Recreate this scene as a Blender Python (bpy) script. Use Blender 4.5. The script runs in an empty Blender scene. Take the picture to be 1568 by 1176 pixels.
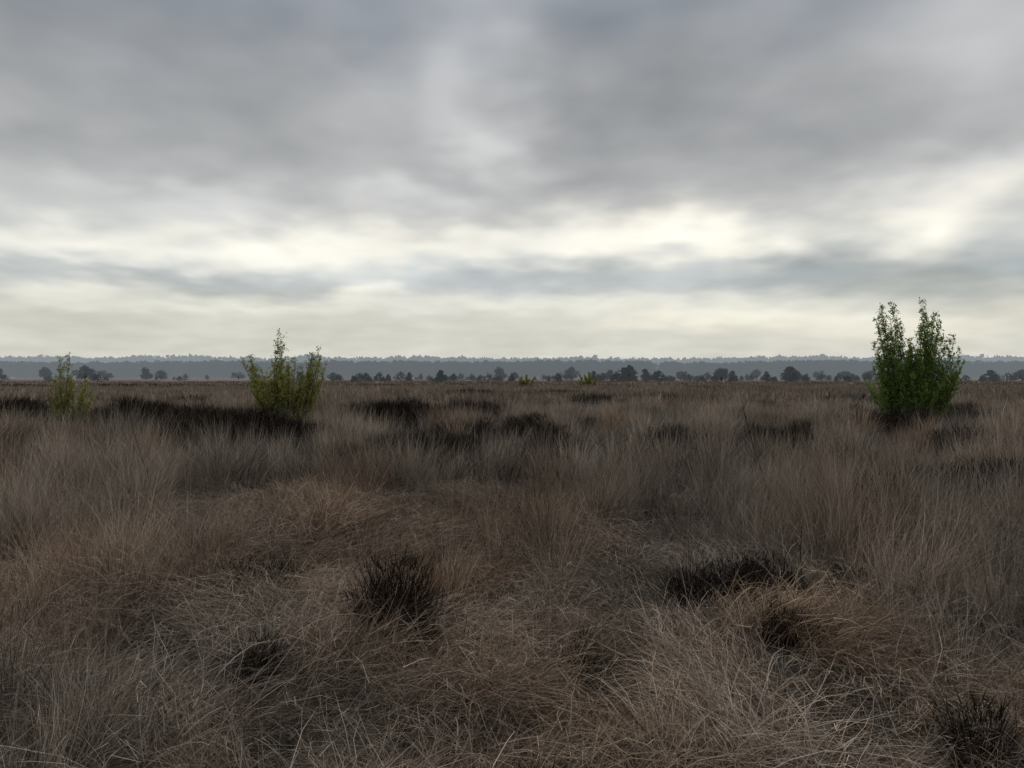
import bpy, math, numpy as np
from mathutils import Vector
RNG = np.random.default_rng(7)
scene = bpy.context.scene
scene.view_settings.view_transform = 'Standard'
scene.view_settings.look = 'None'
scene.view_settings.exposure = 0
EYE = 1.7

# ------------------------------------------------------------ noise / terrain
TAB = np.random.default_rng(3).random((256, 256))
def vn(x, y, o=0):
    x = np.asarray(x, float) + 37.3*o + 1000; y = np.asarray(y, float) + 91.7*o + 1000
    xi = np.floor(x).astype(int); yi = np.floor(y).astype(int)
    fx = x-xi; fy = y-yi
    fx = fx*fx*(3-2*fx); fy = fy*fy*(3-2*fy)
    a = TAB[xi % 256, yi % 256]; b = TAB[(xi+1) % 256, yi % 256]
    c = TAB[xi % 256, (yi+1) % 256]; d = TAB[(xi+1) % 256, (yi+1) % 256]
    return (a*(1-fx)+b*fx)*(1-fy)+(c*(1-fx)+d*fx)*fy
def height(x, y):
    d = np.hypot(x, y)
    f = np.clip(1-(d-35)/60, 0, 1)
    h = f*((vn(x/1.0, y/1.0, 1)-.5)*.50 + (vn(x/.40, y/.40, 2)-.5)*.26)
    h = h + (vn(x/4, y/4, 3)-.5)*.24*np.clip(1-(d-60)/100, 0, 1) 
    h = h + (vn(x/40, y/40, 4)-.5)*.3*np.clip((d-10)/60, 0, 1)*np.clip(1-(d-200)/300, 0, 1)
    return h

# ------------------------------------------------------------ helpers
def mesh_from(name, V, F, attrs=None, mat=None, facecol=None):
    me = bpy.data.meshes.new(name)
    V = np.asarray(V, np.float32); F = np.asarray(F, np.int32)
    k = F.shape[1]
    me.vertices.add(len(V)); me.vertices.foreach_set('co', V.ravel())
    me.loops.add(F.size); me.loops.foreach_set('vertex_index', F.ravel())
    me.polygons.add(len(F)); me.polygons.foreach_set('loop_start', np.arange(0, F.size, k, dtype=np.int32))
    me.update(calc_edges=True)
    for n, a in (attrs or {}).items():
        at = me.attributes.new(n, 'FLOAT', 'POINT'); at.data.foreach_set('value', np.asarray(a, np.float32))
    if facecol is not None:
        at = me.attributes.new('blade_col', 'FLOAT_COLOR', 'FACE'); at.data.foreach_set('color', facecol.astype(np.float32).ravel())
    if mat: me.materials.append(mat)
    return me
def add_obj(name, me, loc=(0, 0, 0), parent=None):
    o = bpy.data.objects.new(name, me); scene.collection.objects.link(o); o.location = loc
    if parent: o.parent = parent
    return o
class NT:
    def __init__(s, tree): s.t = tree; s.n = tree.nodes; s.l = tree.links
    def new(s, ty, **kw):
        n = s.n.new(ty)
        for k, v in kw.items(): setattr(n, k, v)
        return n
    def put(s, sock, v):
        if hasattr(v, 'is_output') : s.l.new(v, sock)
        else: sock.default_value = v
    def m(s, op, a, b=None, c=None, clamp=False):
        n = s.new('ShaderNodeMath', operation=op, use_clamp=clamp)
        s.put(n.inputs[0], a)
        if b is not None: s.put(n.inputs[1], b)
        if c is not None: s.put(n.inputs[2], c)
        return n.outputs[0]
    def mix(s, f, a, b, blend='MIX'):
        n = s.new('ShaderNodeMix', data_type='RGBA', blend_type=blend)
        s.put(n.inputs[0], f); s.put(n.inputs[6], a); s.put(n.inputs[7], b)
        return n.outputs[2]
    def ramp(s, f, stops, interp='LINEAR'):
        n = s.new('ShaderNodeValToRGB'); r = n.color_ramp; r.interpolation = interp
        while len(r.elements) > 1: r.elements.remove(r.elements[-1])
        r.elements[0].position = stops[0][0]; r.elements[0].color = (*stops[0][1], 1)
        for p, c in stops[1:]:
            e = r.elements.new(p); e.color = (*c, 1)
        s.put(n.inputs[0], f); return n.outputs[0]
    def noise(s, vec, scale, detail=2, rough=.5, col=False):
        n = s.new('ShaderNodeTexNoise'); n.inputs['Scale'].default_value = scale
        n.inputs['Detail'].default_value = detail; n.inputs['Roughness'].default_value = rough
        n.noise_dimensions = '2D' if col else '3D'
        if vec is not None: s.l.new(vec, n.inputs['Vector'])
        return n.outputs['Color' if col else 'Fac']
HAZE = (.365, .41, .445, 1)  # aerial haze painted into materials: emission colour mixed in with distance from origin
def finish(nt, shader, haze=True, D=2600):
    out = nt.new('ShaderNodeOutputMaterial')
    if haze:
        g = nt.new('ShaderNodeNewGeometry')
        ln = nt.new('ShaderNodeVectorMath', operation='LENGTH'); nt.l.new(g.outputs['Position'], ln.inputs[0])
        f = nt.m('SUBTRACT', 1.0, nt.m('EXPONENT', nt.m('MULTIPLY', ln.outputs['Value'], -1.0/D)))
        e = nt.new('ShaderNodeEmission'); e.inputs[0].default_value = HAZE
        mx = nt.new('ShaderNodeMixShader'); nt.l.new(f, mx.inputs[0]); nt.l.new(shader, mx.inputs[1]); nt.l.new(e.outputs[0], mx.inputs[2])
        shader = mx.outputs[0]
    nt.l.new(shader, out.inputs[0])
def newmat(name):
    m = bpy.data.materials.new(name); m.use_nodes = True; m.node_tree.nodes.clear()
    m.cycles.emission_sampling = 'NONE'
    return m, NT(m.node_tree)
def leaf_shader(nt, col, trans=.3):
    d = nt.new('ShaderNodeBsdfDiffuse'); nt.put(d.inputs[0], col)
    if trans <= 0: return d.outputs[0]
    t = nt.new('ShaderNodeBsdfTranslucent'); nt.put(t.inputs[0], col)
    mx = nt.new('ShaderNodeMixShader'); mx.inputs[0].default_value = trans
    nt.l.new(d.outputs[0], mx.inputs[1]); nt.l.new(t.outputs[0], mx.inputs[2])
    return mx.outputs[0]

# ------------------------------------------------------------ materials
def blade_mat(name):
    m, nt = newmat(name)
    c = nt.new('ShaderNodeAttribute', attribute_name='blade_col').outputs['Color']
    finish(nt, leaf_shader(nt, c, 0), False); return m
GR = blade_mat('dry_grass'); HE = blade_mat('heather_twigs')
R_GR = [(0, (.076, .059, .046)), (.35, (.22, .176, .138)), (.7, (.44, .362, .29)), (.92, (.62, .535, .44)), (1, (.80, .72, .62))]
R_HE = [(0, (.018, .015, .014)), (.6, (.036, .029, .026)), (.95, (.068, .053, .045)), (1, (.30, .25, .21))]

def green_mat(name, a, b, haze=True, trans=.35, D=2600):
    m, nt = newmat(name)
    sh = nt.new('ShaderNodeAttribute', attribute_name='shade').outputs['Fac']
    c = nt.ramp(sh, [(0, a), (1, b)])
    finish(nt, leaf_shader(nt, c, trans), haze, D)
    return m
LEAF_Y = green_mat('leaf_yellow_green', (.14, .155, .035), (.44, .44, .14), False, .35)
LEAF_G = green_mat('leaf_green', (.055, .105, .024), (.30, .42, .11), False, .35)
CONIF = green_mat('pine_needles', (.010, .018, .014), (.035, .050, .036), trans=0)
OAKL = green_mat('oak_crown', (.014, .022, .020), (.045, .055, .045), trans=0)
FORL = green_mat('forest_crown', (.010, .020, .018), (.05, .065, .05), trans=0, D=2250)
BARK = green_mat('bark', (.03, .025, .02), (.12, .10, .08), False, trans=0)

m, nt = newmat('heath_soil')
g = nt.new('ShaderNodeNewGeometry')
n1 = nt.noise(g.outputs['Position'], 9, 3, .7)
mp = nt.new('ShaderNodeMapping'); mp.inputs['Scale'].default_value = (.010, .035, 0); nt.l.new(g.outputs['Position'], mp.inputs[0])
n2 = nt.noise(mp.outputs[0], 1.0, 4, .6)
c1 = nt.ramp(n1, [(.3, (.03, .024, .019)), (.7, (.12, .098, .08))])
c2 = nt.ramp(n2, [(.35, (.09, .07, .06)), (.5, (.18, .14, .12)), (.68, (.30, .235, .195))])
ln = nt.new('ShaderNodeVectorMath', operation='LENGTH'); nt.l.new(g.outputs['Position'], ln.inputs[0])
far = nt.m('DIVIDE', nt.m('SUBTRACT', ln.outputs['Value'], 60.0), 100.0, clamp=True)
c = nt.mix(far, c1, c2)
d = nt.new('ShaderNodeBsdfDiffuse'); nt.l.new(c, d.inputs[0])
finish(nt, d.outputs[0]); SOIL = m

# ------------------------------------------------------------ ground
def axis(lo, hi, n, a):
    s = np.linspace(math.asinh(lo/a), math.asinh(hi/a), n); return a*np.sinh(s)
gx = axis(-5000, 5000, 520, 6.0); gy = axis(-400, 7000, 460, 5.0)
X, Y = np.meshgrid(gx, gy)
V = np.stack([X.ravel(), Y.ravel(), height(X, Y).ravel()], 1)
nx, ny = len(gx), len(gy)
i = np.arange(nx-1)[None, :] + nx*np.arange(ny-1)[:, None]
F = np.stack([i, i+1, i+1+nx, i+nx], -1).reshape(-1, 4)
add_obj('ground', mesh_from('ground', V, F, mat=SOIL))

# ------------------------------------------------------------ blades
def blades(rng, n, rad, L, w, th0, bend, seg, comb=None, curl=.5, kink=0., shade=(0, 1), zmin=.0, bp=1.5):
    r = rad*np.sqrt(rng.random(n)); a = rng.random(n)*2*np.pi
    rx, ry = r*np.cos(a), r*np.sin(a)
    if comb is None: phi = a + rng.normal(0, .7, n)
    else: phi = rng.normal(0, comb, n)
    ln = rng.uniform(*L, n); t0 = np.radians(rng.uniform(*th0, n)); bd = np.radians(rng.uniform(*bend, n))
    cr = rng.normal(0, curl, n); wd = w*rng.uniform(.6, 1.3, n)
    kk = rng.normal(0, kink, (n, seg+1)) if kink > 0 else np.zeros((n, seg+1))
    P = np.zeros((n, seg+1, 3)); P[:, 0, 0] = rx; P[:, 0, 1] = ry; P[:, 0, 2] = rng.uniform(0, zmin, n) if zmin > 0 else 0
    for s in range(seg):
        t = (s+.5)/seg
        th = t0 + bd*t**bp + kk[:, s]; ph = phi + cr*t + kk[:, s]*.8
        st = ln/seg
        P[:, s+1, 0] = P[:, s, 0]+st*np.sin(th)*np.cos(ph)
        P[:, s+1, 1] = P[:, s, 1]+st*np.sin(th)*np.sin(ph)
        P[:, s+1, 2] = np.maximum(P[:, s, 2]+st*np.cos(th), .012)
    wa = rng.random(n)*np.pi
    Wv = np.stack([np.cos(wa), np.sin(wa), rng.normal(0, .3, n)], 1)
    tt = np.linspace(0, 1, seg+1)
    wt = (1-.82*tt**1.6)
    half = .5*wd[:, None, None]*wt[None, :, None]*Wv[:, None, :]
    VV = np.stack([P-half, P+half], 2).reshape(-1, 3)
    base = (np.arange(n)*(seg+1)*2)[:, None] + 2*np.arange(seg)[None, :]
    FF = np.stack([base, base+1, base+3, base+2], -1).reshape(-1, 4)
    fs = np.repeat(rng.uniform(*shade, n), seg)
    ft = np.tile((np.arange(seg)+.5)/seg, n)
    return VV, FF, fs, ft
def combine(parts):
    V, F, S, T = [], [], [], []; o = 0
    for v, f, s, t in parts:
        V.append(v); F.append(f+o); S.append(s); T.append(t); o += len(v)
    return np.concatenate(V).astype(np.float32), np.concatenate(F).astype(np.int32), np.concatenate(S), np.concatenate(T)
def hash_seed(s): return sum(ord(c)*(i+1) for i, c in enumerate(s))
def variants(prefix, fn, count): return [combine(fn(np.random.default_rng(hash_seed(prefix)+k))) for k in range(count)]

def f_up(rng):
    h = rng.uniform(.85, 1.1)
    return [blades(rng, 150, .15, (.30*h, .78*h), .0034, (2, 24), (8, 60), 4, kink=.07),
            blades(rng, 40, .22, (.3, .55), .0038, (25, 60), (20, 80), 4, kink=.16),
            blades(rng, 22, .13, (.75*h, 1.0*h), .0024, (1, 12), (2, 20), 3, kink=.03, shade=(.5, 1))]
def f_mat(rng):
    return [blades(rng, 210, .33, (.20, .50), .0034, (35, 75), (30, 80), 4, comb=.55, curl=.4, kink=.15, zmin=.05, bp=.8, shade=(0, .96)),
            blades(rng, 90, .34, (.08, .26), .0036, (55, 92), (0, 30), 2, comb=1.2, curl=.4, kink=.25, zmin=.17, shade=(.2, .96)),
            blades(rng, 18, .3, (.2, .45), .0026, (5, 45), (10, 50), 3, comb=1.5, kink=.1, shade=(.4, 1))]
def f_mid(rng):
    return [blades(rng, 105, .24, (.3, .8), .010, (2, 28), (5, 55), 3, kink=.06),
            blades(rng, 26, .18, (.75, 1.05), .006, (1, 14), (2, 22), 2, kink=.03, shade=(.4, 1))]
def f_far(rng):
    return [blades(rng, 62, .8, (.35, .8), .048, (2, 30), (5, 45), 2),
            blades(rng, 18, .7, (.7, .95), .020, (1, 14), (2, 20), 1, shade=(.4, 1))]
def f_vfar(rng):
    return [blades(rng, 90, 3.0, (.3, .75), .16, (2, 35), (5, 45), 1)]
def f_heath(rng):
    P = [blades(rng, 150, .11, (.14, .42), .0048, (2, 34), (-10, 25), 3, kink=.16, shade=(0, .95))]
    P.append(blades(rng, 260, .15, (.04, .10), .0065, (5, 70), (0, 40), 1, zmin=.32, curl=1, shade=(0, .95)))
    P.append(blades(rng, 14, .15, (.3, .5), .0026, (5, 40), (10, 60), 4, kink=.1, shade=(1, 1)))
    return P
def f_heathfar(rng):
    return [blades(rng, 140, .5, (.2, .45), .03, (2, 45), (-10, 25), 2, kink=.2, shade=(0, .95))]
C_up = variants('upright_grass', f_up, 8); C_mat = variants('matted_grass', f_mat, 10)
C_mid = variants('mid_grass', f_mid, 8); C_far = variants('far_grass', f_far, 6); C_vf = variants('very_far_grass', f_vfar, 5)
C_h = variants('heather', f_heath, 6); C_hf = variants('heather_far', f_heathfar, 5)

def bake(name, layers, ramp, mat):
    rp = np.array([p for p, _ in ramp]); rc = np.array([c for _, c in ramp])
    AV, AF, AC = [], [], []; off = 0
    for (var, P, R, S, B, U) in layers:
        idx = RNG.integers(0, len(var), len(P))
        for vi, (V, F, fs, ft) in enumerate(var):
            q = np.nonzero(idx == vi)[0]; n = len(q)
            if n == 0: continue
            rx, ry, rz = R[q].T; cx, sx_, cy, sy, cz, sz = np.cos(rx), np.sin(rx), np.cos(ry), np.sin(ry), np.cos(rz), np.sin(rz)
            z = np.zeros(n); o1 = np.ones(n)
            Rz = np.stack([cz, -sz, z, sz, cz, z, z, z, o1], 1).reshape(n, 3, 3)
            Rx = np.stack([o1, z, z, z, cx, -sx_, z, sx_, cx], 1).reshape(n, 3, 3)
            Ry = np.stack([cy, z, sy, z, o1, z, -sy, z, cy], 1).reshape(n, 3, 3)
            M = ((Rx@Ry)@Rz)*S[q][:, None, :]
            W = (np.matmul(V[None], np.transpose(M, (0, 2, 1)).astype(np.float32))+P[q][:, None, :].astype(np.float32))
            AV.append(W.reshape(-1, 3).astype(np.float32))
            AF.append((F[None]+(off+len(V)*np.arange(n, dtype=np.int32))[:, None, None]).reshape(-1, 4)); off += len(V)*n
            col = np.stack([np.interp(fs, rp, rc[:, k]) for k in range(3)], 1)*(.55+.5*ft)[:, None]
            tint = 1+U[q][:, None]*(np.array([1.08, .89, .73])-1)
            cc = col[None]*tint[:, None, :]*B[q][:, None, None]
            cc = np.concatenate([np.clip(cc, 0, .80), np.ones(cc.shape[:2]+(1,))], 2).reshape(-1, 4).astype(np.float32)
            AC.append(cc)
    V = np.concatenate(AV); F = np.concatenate(AF); C = np.concatenate(AC); print(name, 'quads', len(F))
    return add_obj(name, mesh_from(name, V, F, mat=mat, facecol=C))

def wedge(dens, y0, y1, slope=.78, pad=1.2):
    A = slope*(y1*y1-y0*y0)+2*pad*(y1-y0); n = int(A*dens)
    yy = np.empty(0); xx = np.empty(0)
    while len(xx) < n:
        y = RNG.uniform(y0, y1, n*3); x = RNG.uniform(-1, 1, n*3)*(slope*y1+pad)
        k = np.abs(x) < slope*y+pad; xx = np.concatenate([xx, x[k]]); yy = np.concatenate([yy, y[k]])
    return xx[:n], yy[:n]
def dark_patch(x, y):
    return (vn(x/2.2, y/3.0, 7)*.6 + vn(x/6, y/9, 8)*.4)*np.clip((y-8)/7, 0, 1)
def rustf(x, y): return np.clip((vn(x/1.3, y/1.6, 9)*.6+vn(x/.5, y/.5, 19)*.4-.46)*2.2, 0, .85)
def brightf(x, y): return .54 + .56*vn(x/1.1, y/1.1, 10) + .46*vn(x/.45, y/.45, 18) + .30*(vn(x/6, y/8, 11)-.5)
# (x, y, radius, twig scale)
CL = [(-.74, 4.75, .20, 1.2), (-.95, 5.0, .12, .9), (-.55, 4.45, .07, .7), (1.42, 5.35, .22, 1.15), (1.84, 5.4, .25, 1.1), (1.62, 5.0, .12, .8), (.44, 4.6, .08, .7), (-1.42, 4.1, .08, .8), (-2.1, 5.7, .13, .8), (-1.85, 5.95, .12, .9),
      (-2.0, 13.5, .9, 2.0), (-1.1, 14.2, .5, 1.8), (.05, 2.7, .12, .9), (6.1, 9.0, .8, 1.7), (2.0, 3.2, .09, .8), (2.5, 5.5, .14, .8), (1.65, 4.4, .12, .7), (3.9, 8.0, .25, 1.2), (.7, 14.5, .5, 1.8),
      (-6.0, 17.2, 1.3, 2.2), (-7.4, 17.6, .8, 2.2), (-4.9, 17.4, .5, 2.0), (2.9, 4.0, .07, .7), (1.3, 8.2, .14, .9), (-5.6, 10.5, .35, 1.4), (2.5, 10.0, .3, 1.5),
      (-9.0, 21.3, 1.4, 2.5), (-10.8, 22.2, 1.5, 2.5), (-7.6, 22.2, 1.1, 2.3), (-14.6, 21.5, 1.4, 2.4), (13.2, 23.8, 1.3, 2.0), (-3.9, 24, 1.4, 2.4), (-1.5, 26, 1.2, 2.3), (-4.1, 5.7, .09, .8), (8.6, 14.5, .5, 1.7)]
def in_cl(x, y, k=1.0):
    r = np.zeros(len(x), bool)
    for cx, cy, cr, _ in CL: r |= np.hypot((x-cx)/1.15, y-cy) < cr*k*(.75+.6*vn(x/.15, y/.15, 30))
    return r
def pack(col, x, y, yaw, s, sz=None, tilt=.12, sink=.03, b=1.0, rust=None, jit=.14):
    n = len(x)
    P = np.stack([x, y, height(x, y)-sink], 1)
    R = np.stack([RNG.normal(0, tilt, n), RNG.normal(.05, tilt, n), yaw], 1)
    S = np.stack([s, s, s if sz is None else sz], 1)
    return (col, P, R, S, b*brightf(x, y)*np.clip(RNG.normal(1, jit, n), .5, 1.6), rustf(x, y) if rust is None else rust)
two = 2*np.pi
L = []
x, y = wedge(14, 1.7, 10.2); k = ~in_cl(x, y, 1.0); x, y = x[k], y[k]
swirl = vn(x/1.5, y/1.5, 12)*2*two + RNG.normal(0, .35, len(x))
L.append(pack(C_mat, x, y, swirl, RNG.uniform(.8, 1.3, len(x)), tilt=.14, b=1.12))
x, y = wedge(11, 2.3, 11)
cen = np.exp(-((x-.55)/(1.0+.14*y))**2)*np.clip((7.0-y)/2.0, 0, 1)
side = np.clip(np.abs(x)/y-.32, 0, .3)*2.2
den = np.clip((vn(x/1.0, y/1.0, 13)*.6+vn(x/3, y/3, 14)*.4-.42+side*.5)*5*np.clip(y/6, .5, 1), .05, 1)*(1-.9*cen)
k = (RNG.random(len(x)) < den) & ~in_cl(x, y, 1.15); x, y = x[k], y[k]
s = RNG.uniform(.6, 1.05, len(x))*np.clip(.54+y*.075, .5, 1.14)
L.append(pack(C_up, x, y, RNG.random(len(x))*two, s, tilt=.17, b=1.02))
x, y = wedge(7.5, 9.8, 32)
dp = dark_patch(x, y); den = np.clip((vn(x/1.1, y/1.1, 13)-.37)*3.8, .04, 1)
k = (RNG.random(len(x)) < den) & ~(dp > .69) & ~in_cl(x, y); x, y = x[k], y[k]
L.append(pack(C_mid, x, y, RNG.random(len(x))*two, RNG.uniform(.5, 1.15, len(x)), tilt=.14, b=.98))
x, y = wedge(1.2, 31, 95); k = ~(dark_patch(x, y) > .70); x, y = x[k], y[k]
L.append(pack(C_far, x, y, RNG.random(len(x))*two, RNG.uniform(.8, 1.25, len(x)), RNG.uniform(.65, 1.05, len(x)), tilt=.05, b=.88))
x, y = wedge(.07, 90, 220, pad=10)
L.append(pack(C_vf, x, y, RNG.random(len(x))*two, RNG.uniform(.8, 1.3, len(x)), RNG.uniform(.6, 1.0, len(x)), tilt=.02, b=.95))
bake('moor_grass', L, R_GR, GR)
L = []
hx, hy, hs = [], [], []
for cx, cy, cr, sc in CL:
    n = max(3, int((70/sc**1.8)*cr*cr*3.1)); r = cr*np.sqrt(RNG.random(n)); a = RNG.random(n)*two
    r = r*(.55+.7*vn(a*1.6+cx*9, a*0+cy*5, 31)); st_ = RNG.uniform(.9, 1.6)
    hx.append(cx+r*np.cos(a)*st_); hy.append(cy+r*np.sin(a)*.85); hs.append(RNG.uniform(.6, 1.25, n)*sc*(1-.35*(r/cr)**2))
x, y = np.concatenate(hx), np.concatenate(hy)
L.append(pack(C_h, x, y, RNG.random(len(x))*two, np.concatenate(hs), tilt=.2, b=1))
x, y = wedge(3.5, 14, 32); k = dark_patch(x, y) > .68; x, y = x[k], y[k]
L.append(pack(C_h, x, y, RNG.random(len(x))*two, RNG.uniform(1.2, 1.9, len(x)), tilt=.15, b=1))
x, y = wedge(1.2, 30, 130); k = dark_patch(x, y) > .66; x, y = x[k], y[k]
L.append(pack(C_hf, x, y, RNG.random(len(x))*two, RNG.uniform(.9, 1.6, len(x)), tilt=.1, b=1))
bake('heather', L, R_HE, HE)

# ------------------------------------------------------------ woody plants
def tubes(paths, sides=5):
    V, F = [], []; o = 0
    a = np.arange(sides)*2*np.pi/sides
    for pts, r0, r1 in paths:
        n = len(pts); T = np.gradient(pts, axis=0); T /= np.linalg.norm(T, axis=1)[:, None]+1e-9
        up = np.array([.31, .95, .05]); A = np.cross(T, up); A /= np.linalg.norm(A, axis=1)[:, None]+1e-9; B = np.cross(T, A)
        rr = np.linspace(r0, r1, n)[:, None, None]
        ring = pts[:, None, :]+rr*(np.cos(a)[None, :, None]*A[:, None, :]+np.sin(a)[None, :, None]*B[:, None, :])
        V.append(ring.reshape(-1, 3))
        i = np.arange(n-1)[:, None]*sides+np.arange(sides)[None, :]; j = np.arange(n-1)[:, None]*sides+(np.arange(sides)[None, :]+1) % sides
        F.append(np.stack([i, j, j+sides, i+sides], -1).reshape(-1, 4)+o); o += n*sides
    return np.concatenate(V), np.concatenate(F)
def leafquads(rng, C, size, shade):
    n = len(C); s = size*rng.uniform(.6, 1.3, n)
    A = rng.normal(0, 1, (n, 3)); A /= np.linalg.norm(A, axis=1)[:, None]
    B = np.cross(A, rng.normal(0, 1, (n, 3))); B /= np.linalg.norm(B, axis=1)[:, None]
    V = np.stack([C-A*s[:, None]*.6, C+B*s[:, None]*.38-A*s[:, None]*.08, C+A*s[:, None]*.6, C-B*s[:, None]*.38-A*s[:, None]*.08], 1).reshape(-1, 3)
    F = np.arange(4*n).reshape(-1, 4)
    return V, F, np.repeat(shade, 4)
def walk(rng, p, d, ln, n, wob, up=.0):
    pts = [np.array(p, float)]; d = np.array(d, float); d /= np.linalg.norm(d)
    for _ in range(n):
        d = d+rng.normal(0, wob, 3)+np.array([0, 0, up]); d /= np.linalg.norm(d)
        pts.append(pts[-1]+d*ln/n)
    return np.array(pts)
def birch(name, loc, stems, leafmat, leaves, size, seed, twl=.28, low=.10, tw_n=11):
    rng = np.random.default_rng(seed); paths = []; LC = []; SH = []
    for (bx, by, tx, ty, H) in stems:
        d = np.array([tx-bx, ty-by, H]); ln = np.linalg.norm(d)
        st = walk(rng, (bx, by, 0), d, ln, 12, .035, .01)
        st += np.linspace(0, 1, 13)[:, None]*(np.array([tx, ty, H])-st[-1])[None, :]
        paths.append((st, .008+.005*H, .003))
        nt_ = int(tw_n*H)
        for q in range(nt_):
            t = low+(1-low)*(q+rng.random())/nt_
            f = t*12; i0 = min(int(f), 11); p = st[i0]*(1-(f-i0))+st[i0+1]*(f-i0)
            a = rng.random()*two; el = rng.uniform(.5, 1.2)
            l = H*twl*(1-.80*t)*rng.uniform(.5, 1.15)+.05
            tw = walk(rng, p, (math.cos(a)*math.cos(el), math.sin(a)*math.cos(el), math.sin(el)), l, 5, .12, .08)
            paths.append((tw, .004, .0018))
            clump = rng.uniform(0, 1)
            for sub in range(2+int(l*6)):
                g_ = rng.uniform(.2, 1.0)*5; j0 = min(int(g_), 4); pp = tw[j0]*(1-(g_-j0))+tw[j0+1]*(g_-j0)
                s2 = walk(rng, pp, rng.normal(0, .7, 3)+np.array([0, 0, .8]), l*rng.uniform(.2, .5)+.05, 3, .2)
                paths.append((s2, .0025, .0013))
                m_ = max(2, int(leaves*(.5+clump)))
                u = rng.random(m_)*3; k0 = np.minimum(u.astype(int), 2); fr = (u-k0)[:, None]
                c = s2[k0]*(1-fr)+s2[k0+1]*fr+rng.normal(0, .022, (m_, 3))
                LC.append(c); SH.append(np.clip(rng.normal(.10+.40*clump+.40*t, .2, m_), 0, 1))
        m_ = 16; u = rng.uniform(.75, 1.0, m_)*12; k0 = np.minimum(u.astype(int), 11); fr = (u-k0)[:, None]
        LC.append(st[k0]*(1-fr)+st[k0+1]*fr+rng.normal(0, .02, (m_, 3))); SH.append(rng.uniform(.4, 1, m_))
    e = bpy.data.objects.new(name, None); scene.collection.objects.link(e); e.location = loc
    V, F = tubes(paths, 3); add_obj('stems', mesh_from(name+'_stems', V, F, {'shade': np.full(len(V), .5)}, BARK), parent=e)
    C = np.concatenate(LC); S = np.concatenate(SH); print(name, 'leaves', len(C))
    V, F, s = leafquads(rng, C, size, S); add_obj('leaves', mesh_from(name+'_leaves', V, F, {'shade': s}, leafmat), parent=e)
    return e
def stemset(seed, peaks, lo=.5):
    r = np.random.default_rng(seed); out = []
    for px, py, H, sp, n in peaks:
        out.append((px*.35, py*.35, px, py, H))
        for q in range(n-1):
            a = r.random()*two; rr = sp*(.35+.65*r.random())
            out.append((px*.4+r.normal(0, .06), py*.4+r.normal(0, .06), px+rr*math.cos(a), py+rr*math.sin(a), H*r.uniform(lo, .95)))
    return out
gz = lambda x, y: float(height(np.array([x]), np.array([y]))[0])
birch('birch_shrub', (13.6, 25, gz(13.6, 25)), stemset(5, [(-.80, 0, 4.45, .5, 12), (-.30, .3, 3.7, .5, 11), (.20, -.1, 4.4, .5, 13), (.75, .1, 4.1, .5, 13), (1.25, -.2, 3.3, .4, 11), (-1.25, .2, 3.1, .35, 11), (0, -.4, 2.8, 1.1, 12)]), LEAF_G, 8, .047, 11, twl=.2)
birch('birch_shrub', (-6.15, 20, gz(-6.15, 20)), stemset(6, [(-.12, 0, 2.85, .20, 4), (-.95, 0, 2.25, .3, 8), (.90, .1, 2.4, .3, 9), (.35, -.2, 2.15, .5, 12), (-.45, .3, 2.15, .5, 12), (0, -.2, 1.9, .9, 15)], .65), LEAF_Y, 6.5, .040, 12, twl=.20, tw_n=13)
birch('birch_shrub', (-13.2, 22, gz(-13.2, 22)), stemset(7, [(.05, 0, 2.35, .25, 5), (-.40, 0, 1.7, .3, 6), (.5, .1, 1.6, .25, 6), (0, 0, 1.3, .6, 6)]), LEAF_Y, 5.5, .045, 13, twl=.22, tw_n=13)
for q, (bx, by, H, w_) in enumerate([(10.4, 100, 2.3, 1.3), (1.9, 95, 1.9, 1.0)]):
    birch('birch_shrub', (bx, by, gz(bx, by)), stemset(20+q, [(-w_, 0, H*.8, .6, 5), (0, 0, H, .8, 6), (w_, 0, H*.85, .6, 5)]), LEAF_Y, 4, .15, 14+q, twl=.28)
def sapling(x, y, H, seed):
    r = np.random.default_rng(seed); P = []
    st = walk(r, (0, 0, 0), (r.normal(0, .1), 0, 1), H, 9, .07); P.append((st, .005, .002))
    for q in range(9):
        i0 = r.integers(3, 9); a = r.random()*two
        P.append((walk(r, st[i0], (math.cos(a), math.sin(a), 1.5), H*r.uniform(.1, .25), 4, .15), .0025, .0012))
    V, F = tubes(P, 4)
    add_obj('dead_sapling', mesh_from('dead_sapling', V, F, {'shade': np.full(len(V), .1)}, BARK), (x, y, gz(x, y)-.03))
for q, a in enumerate([(-4.1, 8.6, 1.3), (3.0, 8.6, 1.35), (2.05, 5.1, .7), (5.6, 12, 1.3), (-1.9, 11, 1.1), (-9, 14, 1.35)]): sapling(*a, 40+q)

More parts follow.
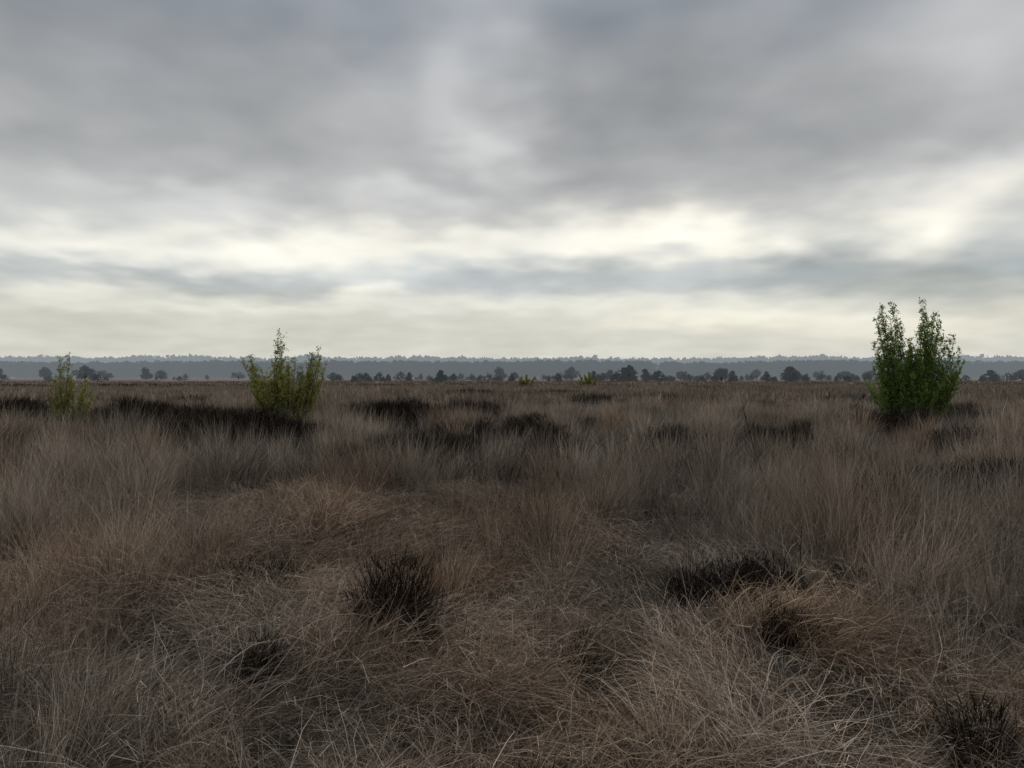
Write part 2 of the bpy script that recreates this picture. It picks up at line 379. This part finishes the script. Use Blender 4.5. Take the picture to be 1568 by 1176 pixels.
# ------------------------------------------------------------ distant trees
def crown_tree(rng, H, W, kind, nleaf, ls):
    P = []; C = []; S = []
    if kind == 'oak':
        nl = 16; th = .18*H
        P.append((walk(rng, (0, 0, 0), (0, 0, 1), H*.55, 5, .05), .035*H, .018*H))
        for q in range(nl):
            a = rng.random()*two; r = W*.36*math.sqrt(rng.random()); z = H*rng.uniform(.26, .82)*(1-.25*(r/(W*.5)))
            c = np.array([r*math.cos(a), r*math.sin(a), z]); R = np.array([W*.20, W*.20, H*.17])*rng.uniform(.7, 1.2)
            m_ = nleaf//nl; v = rng.normal(0, 1, (m_, 3)); v /= np.linalg.norm(v, axis=1)[:, None]
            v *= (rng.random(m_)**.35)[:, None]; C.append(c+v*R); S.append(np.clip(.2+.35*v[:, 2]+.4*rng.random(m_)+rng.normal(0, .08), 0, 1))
            P.append((np.linspace([0, 0, th], c, 5)+np.linspace(0, 1, 5)[:, None]*rng.normal(0, .02*H, (5, 3)), .014*H, .004*H))
    else:
        P.append((walk(rng, (0, 0, 0), (0, 0, 1), H*.93, 8, .02), .025*H, .005*H)); nb = 40
        for q in range(nb):
            t = (q+.5)/nb; z = H*(.04+.90*t); L_ = W*.5*(1-t)**.55*rng.uniform(.6, 1.15)+.03*H; a = rng.random()*two
            tip = np.array([L_*math.cos(a), L_*math.sin(a), z+L_*.15])
            P.append((np.linspace([0, 0, z], tip, 3), .007*H, .003*H))
            m_ = nleaf//nb; f = rng.random(m_)**.7
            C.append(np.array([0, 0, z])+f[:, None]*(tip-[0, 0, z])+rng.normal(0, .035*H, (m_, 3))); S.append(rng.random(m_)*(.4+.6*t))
    C = np.concatenate(C); S = np.concatenate(S)
    V2, F2, s2 = leafquads(rng, C, ls, S); V1, F1 = tubes(P, 4)
    return V1, F1, V2, F2, s2
VAR = {}
for kind, mt in (('oak', OAKL), ('pine', CONIF)):
    for v in range(4):
        r = np.random.default_rng(100+v+(50 if kind == 'oak' else 0))
        V1, F1, V2, F2, s2 = crown_tree(r, 1.0, [1.25, 1.05, 1.5, .95][v] if kind == 'oak' else [1.0, .85, 1.3, .7][v], kind, 1700, .08)
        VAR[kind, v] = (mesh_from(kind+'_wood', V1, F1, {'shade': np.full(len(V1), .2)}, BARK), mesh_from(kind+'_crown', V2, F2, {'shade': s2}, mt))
def tree(kind, v, xpx_deg, d, H, wide=1.0):
    x = d*math.tan(math.radians(xpx_deg)); y = d
    nm = 'oak_tree' if kind == 'oak' else 'pine_tree'
    e = bpy.data.objects.new(nm, None); scene.collection.objects.link(e); e.location = (x, y, gz(x, y)-.05*H*.5)
    e.scale = (H*wide, H*wide, H); e.rotation_euler[2] = RNG.random()*two
    add_obj('trunk', VAR[kind, v][0], parent=e); add_obj('crown', VAR[kind, v][1], parent=e)
TR = [('oak', 0, -30.0, 300, 7.2, 1.0), ('oak', 1, -32.3, 420, 8.0, 1.0), ('oak', 2, -28.8, 440, 7.2, .8), ('oak', 3, -26.3, 380, 7.6, .9), ('oak', 0, -25.4, 400, 6.2, 1.),
      ('oak', 1, -34.9, 330, 6.8, 1.), ('oak', 2, -20.3, 450, 6.0, .9), ('oak', 0, -13.6, 330, 4.2, 1.2),
      ('oak', 3, -.9, 420, 8.4, 1.), ('oak', 1, .2, 380, 4.6, 1.), ('oak', 0, 4.6, 400, 8.2, .9), ('oak', 2, 7.3, 330, 6.2, .7), ('pine', 1, 6.3, 240, 3.8, 1.), 
      ('pine', 0, 9.0, 230, 5.4, 1.2), ('pine', 2, 8.6, 235, 4.8, 1.), ('pine', 3, 10.2, 260, 4.6, 1.3), ('oak', 3, 12.8, 430, 6.0, 1.), ('oak', 0, 15.8, 270, 5.8, 1.0), ('pine', 1, 16.6, 260, 4.0, 1.2),
      ('pine', 0, 20.6, 240, 5.2, 1.2), ('oak', 1, 21.0, 250, 4.4, .9), ('oak', 2, 22.5, 450, 7, .7), ('oak', 3, 27.3, 400, 8, .9), ('oak', 1, 28.3, 420, 8.8, 1.), ('pine', 2, 32.9, 240, 4.0, 1.2), ('oak', 0, 34.6, 300, 5.4, 1.1), ('oak', 1, 18.3, 460, 7, 1.),
      ('pine', 3, -5.5, 200, 3.6, 1.2), ('pine', 1, -7.9, 230, 3.2, 1.), ('pine', 2, 11.2, 240, 3.8, 1.4), ('oak', 1, 25.8, 350, 5.0, 1.3), ('oak', 0, 24.2, 380, 5.4, 1.2), ('pine', 0, -16.0, 220, 3.2, 1.)]
for t in TR: tree(*t)
Cs, Ss, Ps = [], [], []
r = np.random.default_rng(77)
for q in range(190):
    az = math.radians(r.uniform(-38, 38)); 
    if r.random() < .6: az = math.radians(r.uniform(-15, 36))
    d = r.uniform(180, 420); x = d*math.tan(az); y = d; H = r.uniform(1.5, 3.3); W = H*r.uniform(.8, 1.9)
    m_ = 240; v = r.normal(0, 1, (m_, 3)); v /= np.linalg.norm(v, axis=1)[:, None]; v *= (r.random(m_)**.4)[:, None]
    v[:, 2] = v[:, 2]*.5+.5; v[:, :2] *= (1.1-v[:, 2:3]*.75)*.5
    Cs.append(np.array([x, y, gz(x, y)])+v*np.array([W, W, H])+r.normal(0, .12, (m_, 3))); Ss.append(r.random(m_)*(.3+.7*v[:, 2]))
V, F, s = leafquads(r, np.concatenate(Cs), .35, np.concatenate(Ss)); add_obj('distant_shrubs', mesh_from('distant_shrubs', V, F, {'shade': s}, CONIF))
def forest(name, y0, y1, xr, n, Hf, W, nl, ls, seed, mat):
    r = np.random.default_rng(seed); C, S = [], []
    for q in range(n):
        x = r.uniform(-xr, xr); y = r.uniform(y0, y1); H = Hf*(.82+.18*vn(x/110, y/400, seed)+.12*vn(x/22, y/60, seed+1))*r.uniform(.94, 1.03); w = W*r.uniform(.7, 1.4)
        m_ = nl; v = r.normal(0, 1, (m_, 3)); v /= np.linalg.norm(v, axis=1)[:, None]; v *= (r.random(m_)**.3)[:, None]
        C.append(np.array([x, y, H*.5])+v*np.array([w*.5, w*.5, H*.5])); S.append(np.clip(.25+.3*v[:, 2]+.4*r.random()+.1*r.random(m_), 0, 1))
    V, F, s = leafquads(r, np.concatenate(C), ls, np.concatenate(S)); add_obj(name, mesh_from(name, V, F, {'shade': s}, mat))
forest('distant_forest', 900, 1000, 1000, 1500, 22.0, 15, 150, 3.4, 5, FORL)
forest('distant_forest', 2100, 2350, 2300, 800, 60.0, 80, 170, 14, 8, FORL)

# ------------------------------------------------------------ sky
w = bpy.data.worlds.new('World'); scene.world = w; w.use_nodes = True
w.cycles.sampling_method = 'NONE'
nt = NT(w.node_tree); nt.n.clear()
tc = nt.new('ShaderNodeTexCoord').outputs['Generated']
sx = nt.new('ShaderNodeSeparateXYZ'); nt.l.new(tc, sx.inputs[0])
az = nt.m('MULTIPLY', nt.m('ARCTAN2', sx.outputs[0], sx.outputs[1]), 57.2958)
el = nt.m('MULTIPLY', nt.m('ARCSINE', sx.outputs[2]), 57.2958)
zc = nt.m('ADD', nt.m('MAXIMUM', sx.outputs[2], 0.0), .20)
cv = nt.new('ShaderNodeCombineXYZ'); nt.l.new(nt.m('DIVIDE', sx.outputs[0], zc), cv.inputs[0]); nt.l.new(nt.m('DIVIDE', sx.outputs[1], zc), cv.inputs[1])
nA = nt.new('ShaderNodeSeparateColor'); nt.l.new(nt.noise(cv.outputs[0], 1.5, 2, .4, True), nA.inputs[0])
nB = nt.new('ShaderNodeSeparateColor'); nt.l.new(nt.noise(cv.outputs[0], 5.2, 2, .4, True), nB.inputs[0])
elw = nt.m('MULTIPLY', nt.m('MINIMUM', nt.m('MAXIMUM', el, .0), 25.), .14)
azw = nt.m('ADD', az, nt.m('MULTIPLY_ADD', nA.outputs[0], 11., -5.5)); azw = nt.m('ADD', azw, nt.m('MULTIPLY_ADD', nB.outputs[0], 6., -3.))
dev = nt.m('ADD', nt.m('MULTIPLY_ADD', nA.outputs[1], 1.7, -.85), nt.m('MULTIPLY_ADD', nB.outputs[1], 1.8, -.9))
elv = nt.m('ADD', el, nt.m('MULTIPLY', dev, elw))
base = nt.ramp(nt.m('DIVIDE', elv, 60., clamp=True), [(0, (.58, .60, .57)), (.02, (.65, .645, .575)), (.07, (.64, .635, .565)), (.12, (.54, .575, .58)), (.165, (.57, .59, .575)), (.21, (.47, .48, .48)),
      (.26, (.39, .40, .405)), (.34, (.36, .37, .38)), (.44, (.285, .31, .345)), (.6, (.31, .34, .375)), (1, (.36, .38, .41))], 'LINEAR')
ev = nt.new('ShaderNodeCombineXYZ'); nt.l.new(azw, ev.inputs[0]); nt.l.new(elv, ev.inputs[1]); EV = ev.outputs[0]
def blobs(lst):
    acc = None
    for a0, e0, sa, se, amp in lst:
        k = math.sqrt(.7)
        vm = nt.new('ShaderNodeVectorMath', operation='MULTIPLY_ADD'); nt.l.new(EV, vm.inputs[0])
        vm.inputs[1].default_value = (k/sa, k/se, 0); vm.inputs[2].default_value = (-a0*k/sa, -e0*k/se, 0)
        dt = nt.new('ShaderNodeVectorMath', operation='DOT_PRODUCT'); nt.l.new(vm.outputs[0], dt.inputs[0]); nt.l.new(vm.outputs[0], dt.inputs[1])
        g_ = nt.m('POWER', .36788, dt.outputs['Value'])
        acc = nt.m('MULTIPLY', g_, amp) if acc is None else nt.m('MULTIPLY_ADD', g_, amp, acc)
    return acc
warm = blobs([(9.0, 11.0, 6.0, 1.9, .40), (16, 10.0, 4, 1.3, .28), (29.5, 10.2, 4.5, 2.1, .42), (-6, 10.3, 9, 1.1, .32), (-18.7, 9.2, 7, 1.1, .38), (-31, 8.4, 5, .9, .32),
              (-11.7, 6.7, 2.6, .8, .36), (-30.5, 5.8, 4, .6, .24), (2, 5.6, 13, .6, .20), (16, 4.5, 8, .7, .22), (-22, 4.8, 8, .4, .16), (28, 3.4, 9, .8, .18)])
cool = blobs([(-1.2, 17.3, 2.6, 1.8, .22), (-1.5, 23.5, 3.0, 4.5, .17), (-10.5, 20.5, 5, 3.5, .11), (-7.6, 13.6, 3, 1.3, .20), (-24, 11.8, 8, 1.1, .14), (34, 22, 6, 5, .18), (31, 13.5, 4, 1.6, .17),
              (8, 24, 7, 4, -.05), (5, 8.0, 6, .9, -.16), (20, 7.8, 5, 1.3, -.20), (31, 6.8, 6, 1.3, -.23), (-27, 7.1, 7, .5, -.12), (-18, 6.0, 8, .5, -.12)])
fine = nt.m('MULTIPLY_ADD', nB.outputs[2], .13, -.065); fine = nt.m('ADD', fine, nt.m('MULTIPLY_ADD', nA.outputs[2], .18, -.09))
def add_col(a, val, tint):
    v = nt.new('ShaderNodeVectorMath', operation='SCALE'); v.inputs[0].default_value = tint; nt.l.new(val, v.inputs['Scale'])
    s = nt.new('ShaderNodeVectorMath', operation='ADD'); nt.l.new(a, s.inputs[0]); nt.l.new(v.outputs[0], s.inputs[1]); return s.outputs[0]
c = add_col(base, warm, (1.05, .93, .70)); c = add_col(c, cool, (1, .97, .93)); c = add_col(c, fine, (1, .98, .95))
sky = nt.new('ShaderNodeTexSky', sky_type='NISHITA'); sky.sun_disc = False
SEL, SAZ = 40, 14
sky.sun_elevation = math.radians(SEL); sky.sun_rotation = math.radians(SAZ)
sk = nt.new('ShaderNodeVectorMath', operation='SCALE'); nt.l.new(sky.outputs[0], sk.inputs[0]); sk.inputs['Scale'].default_value = .10
gap = blobs([(-9, 8.4, 7, .9, .16), (12, 7.6, 6, .9, .16)])
c = nt.mix(nt.m('ADD', gap, .02, clamp=True), c, sk.outputs[0])
bg = nt.new('ShaderNodeBackground'); nt.l.new(c, bg.inputs[0]); bg.inputs[1].default_value = 1.0
wo = nt.new('ShaderNodeOutputWorld'); nt.l.new(bg.outputs[0], wo.inputs[0])

sl = bpy.data.lights.new('sun', 'SUN'); sl.energy = 1.15; sl.angle = math.radians(18); sl.color = (1, .945, .85)
so = bpy.data.objects.new('sun', sl); scene.collection.objects.link(so)
dv = Vector((math.sin(math.radians(SAZ))*math.cos(math.radians(SEL)), math.cos(math.radians(SAZ))*math.cos(math.radians(SEL)), math.sin(math.radians(SEL))))
so.rotation_euler = dv.to_track_quat('Z', 'Y').to_euler()

cam = bpy.data.cameras.new('camera'); cam.lens = 26; cam.sensor_width = 36; cam.clip_end = 12000; cam.clip_start = .05
co = bpy.data.objects.new('camera', cam); scene.collection.objects.link(co)
co.location = (0, 0, EYE); co.rotation_euler = (math.radians(90-.56), 0, 0)
scene.camera = co
